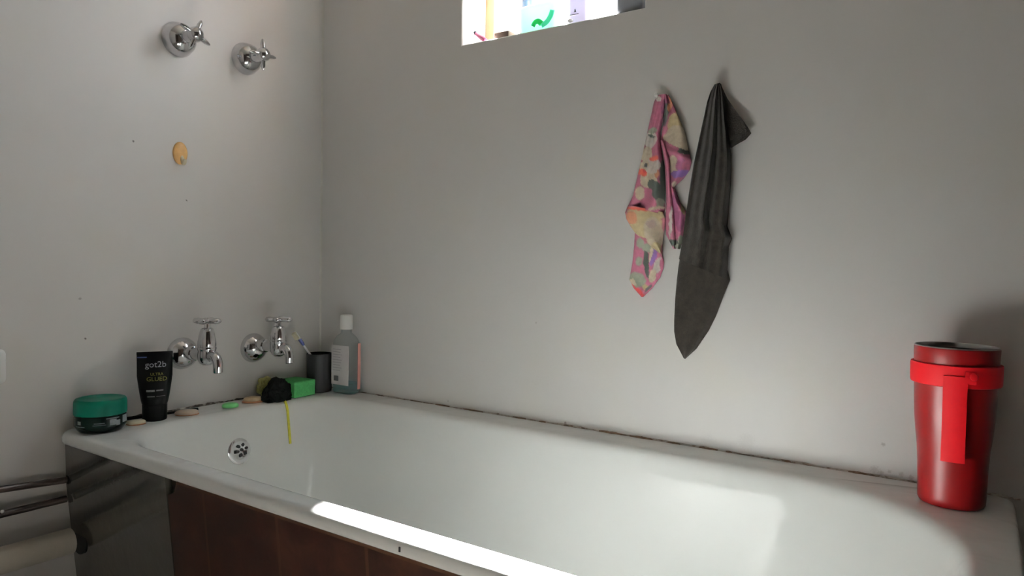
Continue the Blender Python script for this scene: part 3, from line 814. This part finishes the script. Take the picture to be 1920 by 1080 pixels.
# ------------------------------------------------------------------ cloths hanging on the back wall
def sample(poly, v):
    """x on a polyline [(px, py)] by row py"""
    if v <= poly[0][1]: return poly[0][0]
    for (x0, y0), (x1, y1) in zip(poly, poly[1:]):
        if y0 <= v <= y1: return x0 + (x1 - x0) * (v - y0) / max(y1 - y0, 1e-6)
    return poly[-1][0]
def cloth_grid(bm, L, R, depth, rows=70, cols=22, top=None, bot=None, th=.0022, paint=None):
    """L, R: photo outline of one layer; depth(u, v, px, py) = distance off the wall"""
    y0 = max(L[0][1], R[0][1]) if top is None else top; y1 = min(L[-1][1], R[-1][1]) if bot is None else bot
    lay = bm.loops.layers.color.get('pattern') or bm.loops.layers.color.new('pattern')
    G = []; PX = {}
    for i in range(rows + 1):
        v = i / rows
        row = []
        for j in range(cols + 1):
            u = j / cols
            py0 = (1 - v) * y0 + v * y1
            ya = L[0][1] + (L[-1][1] - L[0][1]) * v; yb = R[0][1] + (R[-1][1] - R[0][1]) * v
            xa = sample(L, ya); xb = sample(R, yb)
            px = xa + (xb - xa) * u; py = ya + (yb - ya) * u
            d = depth(u, v, px, py)
            p = at(px, py, 1, -d); p.z += RZ
            q = at(px, py, 1, -max(d - th, .0004)); q.z += RZ
            row.append((px, py, p, q))
        G.append(row)
    F = [[bm.verts.new(c[2]) for c in r] for r in G]; B = [[bm.verts.new(c[3]) for c in r] for r in G]
    for i in range(rows + 1):
        for j in range(cols + 1): PX[F[i][j]] = PX[B[i][j]] = G[i][j][:2]
    fs = []
    for i in range(rows):
        for j in range(cols):
            fs.append(bm.faces.new((F[i][j], F[i][j + 1], F[i + 1][j + 1], F[i + 1][j]))); fs.append(bm.faces.new((B[i][j], B[i + 1][j], B[i + 1][j + 1], B[i][j + 1])))
        for j in (0, cols): fs.append(bm.faces.new((F[i][j], F[i + 1][j], B[i + 1][j], B[i][j])))
    for j in range(cols):
        for i in (0, rows): fs.append(bm.faces.new((F[i][j], F[i][j + 1], B[i][j + 1], B[i][j])))
    if paint:
        for f in fs:
            for lp in f.loops: lp[lay] = paint(*PX[lp.vert])

def bulge(u, e=.6): return max(0.0, math.sin(PI * min(max(u, 0), 1))) ** e
# dark towel
dt = thing('hand_towel', (1.15, 0, .45), 'dark grey-brown towel hanging right of the floral cloth', 'towel')
bm = bmesh.new()
flapL = [(1343, 157), (1345, 180), (1350, 215), (1356, 245), (1360, 276)]
flapR = [(1350, 155), (1364, 185), (1385, 215), (1402, 238), (1409, 250), (1398, 262), (1385, 269), (1372, 277)]
cloth_grid(bm, flapL, flapR, lambda u, v, x, y: .006 + .010 * (1 - u) + .016 * v * u + .004 * math.sin(6 * u + 3 * v), 40, 18)
mL = [(1340, 158), (1332, 172), (1326, 190), (1313, 250), (1300, 310), (1292, 360), (1286, 400), (1281, 440), (1276, 470), (1273, 486)]
mR = [(1352, 157), (1357, 180), (1362, 220), (1367, 260), (1371, 290), (1371, 345), (1367, 390), (1364, 425), (1373, 447), (1367, 462), (1365, 490), (1363, 524)]
def main_d(u, v, x, y):
    f = .0105 * math.cos(2 * PI * (2.1 * u + .12) + 1.2 * v) * min(1, .45 + v) + .0050 * math.cos(2 * PI * 4.3 * u + 2 * v)
    f *= 1 - .55 * max(0, (v - .72) / .28)
    f += .0035 * math.sin(22 * (v - .6) + 7 * u) * max(0, min(1, (v - .62) / .2))
    return .013 + (.016 + .006 * v) * bulge(u, .7) + f * bulge(u, .35) * .9 + .004
cloth_grid(bm, mL, mR, main_d, 110, 40)
lL = [(1277, 470), (1272, 500), (1269, 525), (1266, 560), (1264, 600), (1264, 622), (1268, 645), (1282, 672)]
lR = [(1364, 505), (1369, 525), (1357, 555), (1342, 594), (1329, 620), (1306, 654), (1285, 673)]
cloth_grid(bm, lL, lR, lambda u, v, x, y: .004 + .011 * bulge(u, .6) * (1 - .6 * v) + .0022 * math.sin(9 * u + 3 * v) + (.004 * math.exp(-((u - .83) / .07) ** 2)), 60, 24)
for v in bm.verts: v.co -= dt.location
o = obj('towelling', bm, M_towel, dt)

# floral cloth
PINK = srgb(144, 76, 98); CREAM = srgb(200, 184, 160); CREAM2 = srgb(190, 172, 132); DGREEN = srgb(44, 52, 44); GREYG = srgb(120, 124, 108)
RED = srgb(186, 76, 58); PURP = srgb(106, 72, 130); WINE = srgb(110, 50, 80); WHITE = srgb(204, 194, 186); RUST = srgb(190, 128, 96); DRED = srgb(160, 40, 46); BLACK = srgb(44, 42, 42)
BL = [  # (px, py, half-width, half-height, angle deg, colour) petals and leaves printed on the cloth, and a painted fold shadow
 (1220, 262, 10, 18, 15, WHITE), (1224, 245, 9, 6, 0, GREYG), (1222, 255, 7, 3, 10, DGREEN), (1212, 290, 11, 14, 20, CREAM), (1226, 308, 13, 13, 0, WHITE), (1208, 312, 9, 12, 10, CREAM),
 (1216, 338, 16, 14, 0, CREAM), (1226, 297, 9, 5, -10, RED), (1206, 324, 9, 7, 20, RED), (1209, 322, 4, 4, 0, DRED), (1231, 325, 6, 8, 0, RUST), (1222, 318, 10, 9, 20, WHITE), (1211, 310, 3, 4, 0, BLACK),
 (1200, 362, 9, 12, 0, CREAM), (1226, 348, 13, 9, 20, DGREEN), (1236, 362, 13, 16, -20, DGREEN), (1243, 340, 6, 40, 0, DGREEN), (1238, 380, 8, 9, 10, GREYG), (1216, 378, 8, 7, 0, PINK), (1232, 390, 16, 4, -8, CREAM),  # tall narrow DGREEN strip paints the dark fold between the strands
 (1235, 185, 5, 5, 0, WHITE), (1243, 200, 4, 14, 10, WINE), (1249, 208, 4, 18, 0, DGREEN), (1246, 225, 3, 12, 0, BLACK), (1256, 195, 4, 14, 10, RUST), (1251, 190, 5, 6, 0, WINE),
 (1268, 230, 16, 20, 20, CREAM2), (1270, 255, 20, 22, 0, CREAM), (1283, 275, 12, 14, 0, CREAM), (1252, 258, 8, 8, 0, CREAM), (1272, 282, 22, 4, 14, DGREEN), (1255, 275, 18, 6, 20, PINK), (1280, 293, 20, 5, 15, PINK),
 (1262, 310, 9, 18, 0, CREAM), (1276, 308, 9, 12, 20, WINE), (1287, 312, 8, 10, 0, PINK), (1268, 326, 10, 7, -20, PURP), (1281, 325, 12, 6, -25, PURP), (1258, 335, 5, 6, 0, PINK), (1264, 345, 4, 6, 20, CREAM),
 (1280, 392, 5, 12, 0, CREAM2), (1268, 372, 7, 14, 0, WINE), (1266, 402, 6, 20, 0, WINE), (1257, 410, 2.5, 30, 5, WHITE), (1262, 455, 14, 6, 0, DGREEN), (1270, 462, 8, 5, 0, GREYG), (1276, 450, 5, 8, 0, GREYG),
 (1262, 440, 3, 10, -20, WHITE), (1275, 415, 8, 20, 0, WINE)]
BL2 = [(1215, 400, 38, 10, 4, CREAM2), (1212, 420, 30, 26, 0, CREAM2), (1226, 436, 18, 30, -10, CREAM), (1222, 420, 10, 8, 0, srgb(160, 140, 130)), (1230, 466, 10, 12, 0, CREAM2), (1185, 408, 10, 12, -20, RUST), (1200, 392, 26, 3, 5, RED)]
BL3 = [(1200, 455, 7, 10, 0, GREYG), (1216, 465, 12, 9, 20, GREYG), (1198, 490, 7, 9, 0, GREYG), (1212, 495, 5, 26, -5, DGREEN), (1226, 482, 5, 18, 15, PURP), (1220, 476, 3, 14, 10, CREAM), (1232, 500, 6, 20, 20, WHITE), (1223, 518, 7, 12, 20, CREAM),
 (1194, 525, 16, 14, 25, GREYG), (1186, 530, 8, 5, 30, CREAM), (1196, 548, 10, 6, 25, DRED), (1186, 538, 8, 4, 50, DRED), (1204, 555, 6, 5, 0, DRED), (1210, 538, 6, 5, 0, CREAM2), (1216, 540, 3, 10, 40, BLACK), (1240, 492, 3, 14, 10, PINK)]
def painter(blobs, base):
    def f(px, py):
        c = base
        wob = mathutils.noise.noise(Vector((px * .09, py * .09, 1.3))) * 2.6; wob2 = mathutils.noise.noise(Vector((px * .09, py * .09, 7.7))) * 2.6
        for (bx, by, a, b, an, col) in blobs:
            an = math.radians(an); dx = px + wob - bx; dy = py + wob2 - by
            u = dx * math.cos(an) + dy * math.sin(an); w = -dx * math.sin(an) + dy * math.cos(an)
            if (u / a) ** 2 + (w / b) ** 2 < 1: c = col
        lin = lambda q: 12.92 * q if q <= .0031308 else 1.055 * q ** (1 / 2.4) - .055
        return (lin(c[0]), lin(c[1]), lin(c[2]), 1.0)
    return f
fc = thing('face_cloth', (1.04, 0, .45), 'pink and cream floral cloth hanging left of the dark towel', 'cloth')
bm = bmesh.new()
# lower right strand (behind)
cloth_grid(bm, [(1248, 335), (1249, 385), (1247, 415), (1249, 440), (1262, 466)], [(1262, 345), (1276, 380), (1288, 398), (1284, 440), (1275, 467)],
           lambda u, v, x, y: .006 + .012 * bulge(u, .6) + .004 * math.sin(11 * u), 60, 26, paint=painter(BL, PINK))
# upper right flap
cloth_grid(bm, [(1246, 177), (1247, 210), (1242, 245), (1238, 268), (1248, 300), (1257, 352)], [(1254, 178), (1262, 195), (1271, 215), (1285, 250), (1292, 285), (1297, 303), (1294, 318), (1282, 335), (1262, 353)],
           lambda u, v, x, y: .008 + .012 * bulge(u, .6) * (.5 + v) + .005 * math.sin(7 * u + 5 * v) + .006 * math.exp(-((y - 285 - (x - 1260) * .35) / 8) ** 2), 90, 34, paint=painter(BL, PINK))
# pleat that falls in front of the right strand
cloth_grid(bm, [(1238, 262), (1246, 300), (1248, 340), (1250, 385), (1250, 430), (1258, 458)], [(1246, 266), (1256, 300), (1258, 345), (1262, 385), (1266, 425), (1268, 460)],
           lambda u, v, x, y: .012 + .012 * bulge(u, .5), 70, 12, paint=painter([(1257, 420, 3, 34, 4, WHITE), (1262, 455, 10, 6, 0, DGREEN)], srgb(156, 86, 108)))
# lowest tail
cloth_grid(bm, [(1191, 425), (1189, 460), (1186, 490), (1183, 508), (1180, 524), (1188, 540), (1203, 557)], [(1240, 465), (1245, 490), (1244, 503), (1238, 520), (1222, 542), (1206, 557)],
           lambda u, v, x, y: .004 + .009 * bulge(u, .6) + .002 * math.sin(8 * u + 4 * v), 60, 34, paint=painter(BL3, PINK))
# left strand
cloth_grid(bm, [(1232, 178), (1226, 192), (1221, 215), (1215, 242), (1208, 275), (1200, 310), (1193, 340), (1187, 366), (1178, 386)], [(1250, 176), (1247, 200), (1243, 225), (1238, 250), (1240, 280), (1246, 310), (1248, 350), (1248, 390), (1243, 402)],
           lambda u, v, x, y: .008 + (.010 + .006 * v) * bulge(u, .6) +   .007 * math.sin(9 * u + 2 * v) * (.3 + v), 110, 40, paint=painter(BL, PINK))
# folded-over triangle at the bottom of the left strand
cloth_grid(bm, [(1178, 384), (1172, 398), (1174, 410), (1182, 424), (1191, 437), (1203, 449), (1218, 460), (1240, 478)], [(1243, 398), (1247, 410), (1246, 430), (1243, 450), (1242, 465), (1242, 480)],
           lambda u, v, x, y: .012 + .012 * bulge(u, .6) + .003 * math.sin(6 * u - 3 * v), 60, 34, paint=painter(BL2, srgb(160, 96, 106)))
for v in bm.verts: v.co -= fc.location
obj('cloth_body', bm, M_floral, fc)
bm = bmesh.new(); k = at(1236, 186, 1, -.004); k.z += RZ; k -= fc.location
lathe(bm, [(.008, 0), (.008, .003), (.003, .004), (.0028, .020), (.0045, .023), (.0035, .026), (.0005, .027)], (k.x, 0, k.z), (0, -1, 0.25), 20)
me = bpy.data.meshes.new('wall_hook'); bm.to_mesh(me); bm.free(); me.materials.append(M_white)
ho2 = bpy.data.objects.new('wall_hook', me); COL.objects.link(ho2); ho2.location = fc.location
tag(ho2, 'small pale peg poking through the top of the floral cloth', 'hook')

# ------------------------------------------------------------------ things on the window sill
SZ = 0.9035
def W(px, y, py=30): return at(px, py, 1, y).x
def sill_thing(name, x, y, label, cat, rot=0): return thing(name, (x, y, SZ), label, cat, rot)
# brown soap box with a white bottle standing on it
xa, xb = W(929, .020, 65), W(956, .020, 65)
t = sill_thing('soap_box', (xa + xb) / 2, .030, 'flat brown box at the left of the window sill', 'box')
bm = bmesh.new(); box(bm, (-(xb - xa) / 2, -.016, 0), ((xb - xa) / 2, .022, .0175), .002); obj('carton', bm, M_brownbox, t)
t = thing('lotion_bottle', ((xa + xb) / 2 + .012, .032, SZ + .0176), 'white bottle standing on the brown box on the sill', 'bottle')
bm = bmesh.new(); rs = []
for s, z in ((.9, 0), (1, .004), (1, .12), (.8, .14), (.42, .155), (.4, .165)): rs.append([(x, y, z) for x, y in roundrect(-.027 * s, .028 * s, -.016 * s, .018 * s, (.010 * s,) * 4, 5, (3, 2))])
rings(bm, rs); obj('bottle_body', bm, M_tr_white, t)
bm = bmesh.new(); lathe(bm, [(.012, .164), (.012, .190), (.0005, .191)], (0, 0, 0), (0, 0, 1), 24); obj('cap', bm, M_white, t)
# pink razor lying at the left end
p0 = at(908, 80, 1, .010); p1 = at(892, 60, 1, .030)
t = sill_thing('razor', p0.x, .012, 'pink razor propped at left end of window sill', 'razor')
bm = bmesh.new(); q0 = Vector((0, 0, .0045)); q1 = Vector((p1.x - p0.x, .018, p1.z - SZ - .004))
tube(bm, [q0 + (q0 - q1) * .1, q0.lerp(q1, .3), q0.lerp(q1, .7), q1], [.0055, .006, .0045, .0035], 12); obj('razor_handle', bm, M_razor_pink, t)
bm = bmesh.new(); tube(bm, [q1 - Vector((.0, .0, .001)), q1 + Vector((-.003, .001, .004))], .0042, 10); obj('tip', bm, M_navy, t, label='dark tip')
# navy bottle behind the mint tub
xn = W(985, .075, 5)
t = sill_thing('shampoo_bottle', xn, .075, 'tall navy bottle behind the mint green tub on sill', 'bottle')
bm = bmesh.new(); lathe(bm, [(.0155, 0), (.0175, .002), (.018, .004), (.018, .13), (.012, .15), (.010, .158)], (0, 0, 0), (0, 0, 1), 32); obj('bottle_body', bm, M_navy, t)
bm = bmesh.new(); lathe(bm, [(.011, .157), (.011, .185), (.0005, .186)], (0, 0, 0), (0, 0, 1), 24); obj('cap', bm, M_navy, t)
# mint tub
x0, x1 = W(974, .018, 45), W(1050, .018, 35); cxm = (x0 + x1) / 2
t = sill_thing('bath_tub_scrub', cxm, .030, 'squat mint tub with green and cyan swirls on sill', 'tub'); t.name = 'scrub_tub'
hw = (x1 - x0) / 2; bm = bmesh.new(); rs = []
for s, z in ((.84, 0), (.92, .004), (.97, .02), (1, .045), (.99, .060), (.9, .0625)): rs.append([(x, y, z) for x, y in roundrect(-hw * s, hw * s, -.022 * s, .020 * s, (.016 * s,) * 4, 6, (6, 3))])
rings(bm, rs); tbm = obj('tub_body', bm, M_tr_mint, t)
def swirl(pts, r, mat):
    bm = bmesh.new(); tube(bm, spline(pts, 5), r, 8, (.2, 1), (0, 1, 0)); obj('swirl', bm, mat, tbm)
yf = -.0215
swirl([(-.012, yf, .012), (-.006, yf, .020), (.003, yf, .021), (.012, yf, .014)], .0062, M_tr_green)
swirl([(.012, yf, .010), (.026, yf, .016), (.036, yf, .028), (.040, yf, .040)], .0064, M_tr_cyan)
# white bottle with a small dark triangle mark
x0, x1 = W(1062, .016, 30), W(1104, .016, 25); hw = (x1 - x0) / 2
t = sill_thing('shower_gel_bottle', (x0 + x1) / 2, .034, 'white bottle with small dark triangle mark on sill', 'bottle')
bm = bmesh.new(); rs = []
for s, z in ((.9, 0), (1, .004), (1, .13), (.8, .15), (.45, .16)): rs.append([(x, y, z) for x, y in roundrect(-hw * s, hw * s, -.018 * s, .018 * s, (.012 * s,) * 4, 6, (4, 3))])
rings(bm, rs); wb = obj('bottle_body', bm, M_tr_grey, t)
bm = bmesh.new(); lathe(bm, [(.013, .159), (.013, .182), (.0005, .183)], (0, 0, 0), (0, 0, 1), 24); obj('cap', bm, M_white, t)
bm = bmesh.new(); rings(bm, [[(x, y, z) for x, z in ((-.0085, .0275), (-.0035, .0275), (-.006, .034))] for y in (-.0196, -.0178)]); box(bm, (-.019, -.0196, .0213), (.003, -.0178, .0225)); obj('mark', bm, M_print_dark, wb, False)
# frosted bottle
xf = W(1138, .024, 15)
t = sill_thing('frosted_bottle', xf, .030, 'frosted clear bottle next to the dark grey tub on sill', 'bottle')
bm = bmesh.new(); lathe(bm, [(.013, 0), (.0155, .002), (.016, .005), (.016, .10), (.010, .115), (.008, .120)], (0, 0, 0), (0, 0, 1), 32); obj('bottle_body', bm, M_frost, t)
bm = bmesh.new(); lathe(bm, [(.009, .119), (.009, .14), (.0005, .141)], (0, 0, 0), (0, 0, 1), 20); obj('cap', bm, M_white, t)
# dark grey tub at the right end
x0, x1 = W(1156, .012, 12), W(1203, .012, 8); hw = (x1 - x0) / 2
t = sill_thing('storage_tub', (x0 + x1) / 2, .040, 'dark grey tub at the right end of window sill', 'tub')
bm = bmesh.new(); rs = []
for s, z in ((.94, 0), (.97, .003), (1, .008), (1, .075)): rs.append([(x, y, z) for x, y in roundrect(-hw * s, hw * s, -.030 * s, .030 * s, (.006 * s,) * 4, 5, (4, 4))])
rings(bm, rs); obj('tub_body', bm, M_greybox, t)
bm = bmesh.new(); rs = []
for s, z in ((1.02, .075), (1.03, .077), (1.02, .086), (.95, .088)): rs.append([(x, y, z) for x, y in roundrect(-hw * s, hw * s, -.030 * s, .030 * s, (.006 * s,) * 4, 5, (4, 4))])
rings(bm, rs); obj('lid', bm, M_greybox, t)
# pale soap chip on the edge of the sill
ch = at(1068, 44, 1, -.001)
t = thing('soap_chip', (ch.x, .006, SZ), 'tiny pale soap chip on the front edge of the sill', 'soap')
bm = bmesh.new(); bmesh.ops.create_icosphere(bm, subdivisions=3, radius=1)
for v in bm.verts: v.co = Vector((v.co.x * .007, v.co.y * .005 - .004, v.co.z * .0042 + .0042))
obj('chip', bm, M_white, t)

# ------------------------------------------------------------------ light: overcast sky and sun through the window
w = bpy.data.worlds.new('sky'); scene.world = w; w.use_nodes = True
bgn = w.node_tree.nodes['Background']; nt = w.node_tree
tc = nt.nodes.new('ShaderNodeTexCoord'); sx = nt.nodes.new('ShaderNodeSeparateXYZ'); nt.links.new(tc.outputs['Generated'], sx.inputs[0])
rp = nt.nodes.new('ShaderNodeValToRGB'); nt.links.new(sx.outputs[2], rp.inputs[0])
rp.color_ramp.elements[0].position = 0.0; rp.color_ramp.elements[0].color = (0.42, 0.42, 0.40, 1)
rp.color_ramp.elements[1].position = 0.35; rp.color_ramp.elements[1].color = (0.72, 0.86, 1.0, 1)
nt.links.new(rp.outputs['Color'], bgn.inputs['Color'])
bgn.inputs['Strength'].default_value = 4.1

def portal(name, loc, rot, sx, sy):
    L = bpy.data.lights.new(name, 'AREA'); L.shape = 'RECTANGLE'; L.size = sx; L.size_y = sy
    o = bpy.data.objects.new(name, L); COL.objects.link(o); o.location = loc; o.rotation_euler = rot
    L.cycles.is_portal = True
    return o
portal('window_portal', ((WX0 + WX1) / 2, 0.16, (WZ0 + WZ1) / 2), (-PI / 2, 0, 0), WX1 - WX0, WZ1 - WZ0)
S = bpy.data.lights.new('sun', 'SUN'); S.energy = 385.0; S.angle = math.radians(7.0); S.color = (1.0, 0.985, 0.965)
so = bpy.data.objects.new('sun', S); COL.objects.link(so)
so.rotation_euler = Vector((0.43, -1.0, -1.70)).to_track_quat('-Z', 'Y').to_euler()
so.location = (0.2, 2.0, 4.0)

vs = scene.view_settings
vs.view_transform = 'Standard'; vs.look = 'None'; vs.gamma = 1.0; vs.use_curve_mapping = False
vs.exposure = 0.93
scene.cycles.max_bounces = 10; scene.cycles.diffuse_bounces = 6; scene.cycles.transparent_max_bounces = 16
scene.cycles.caustics_reflective = True
scene.cycles.sample_clamp_indirect = 6.0
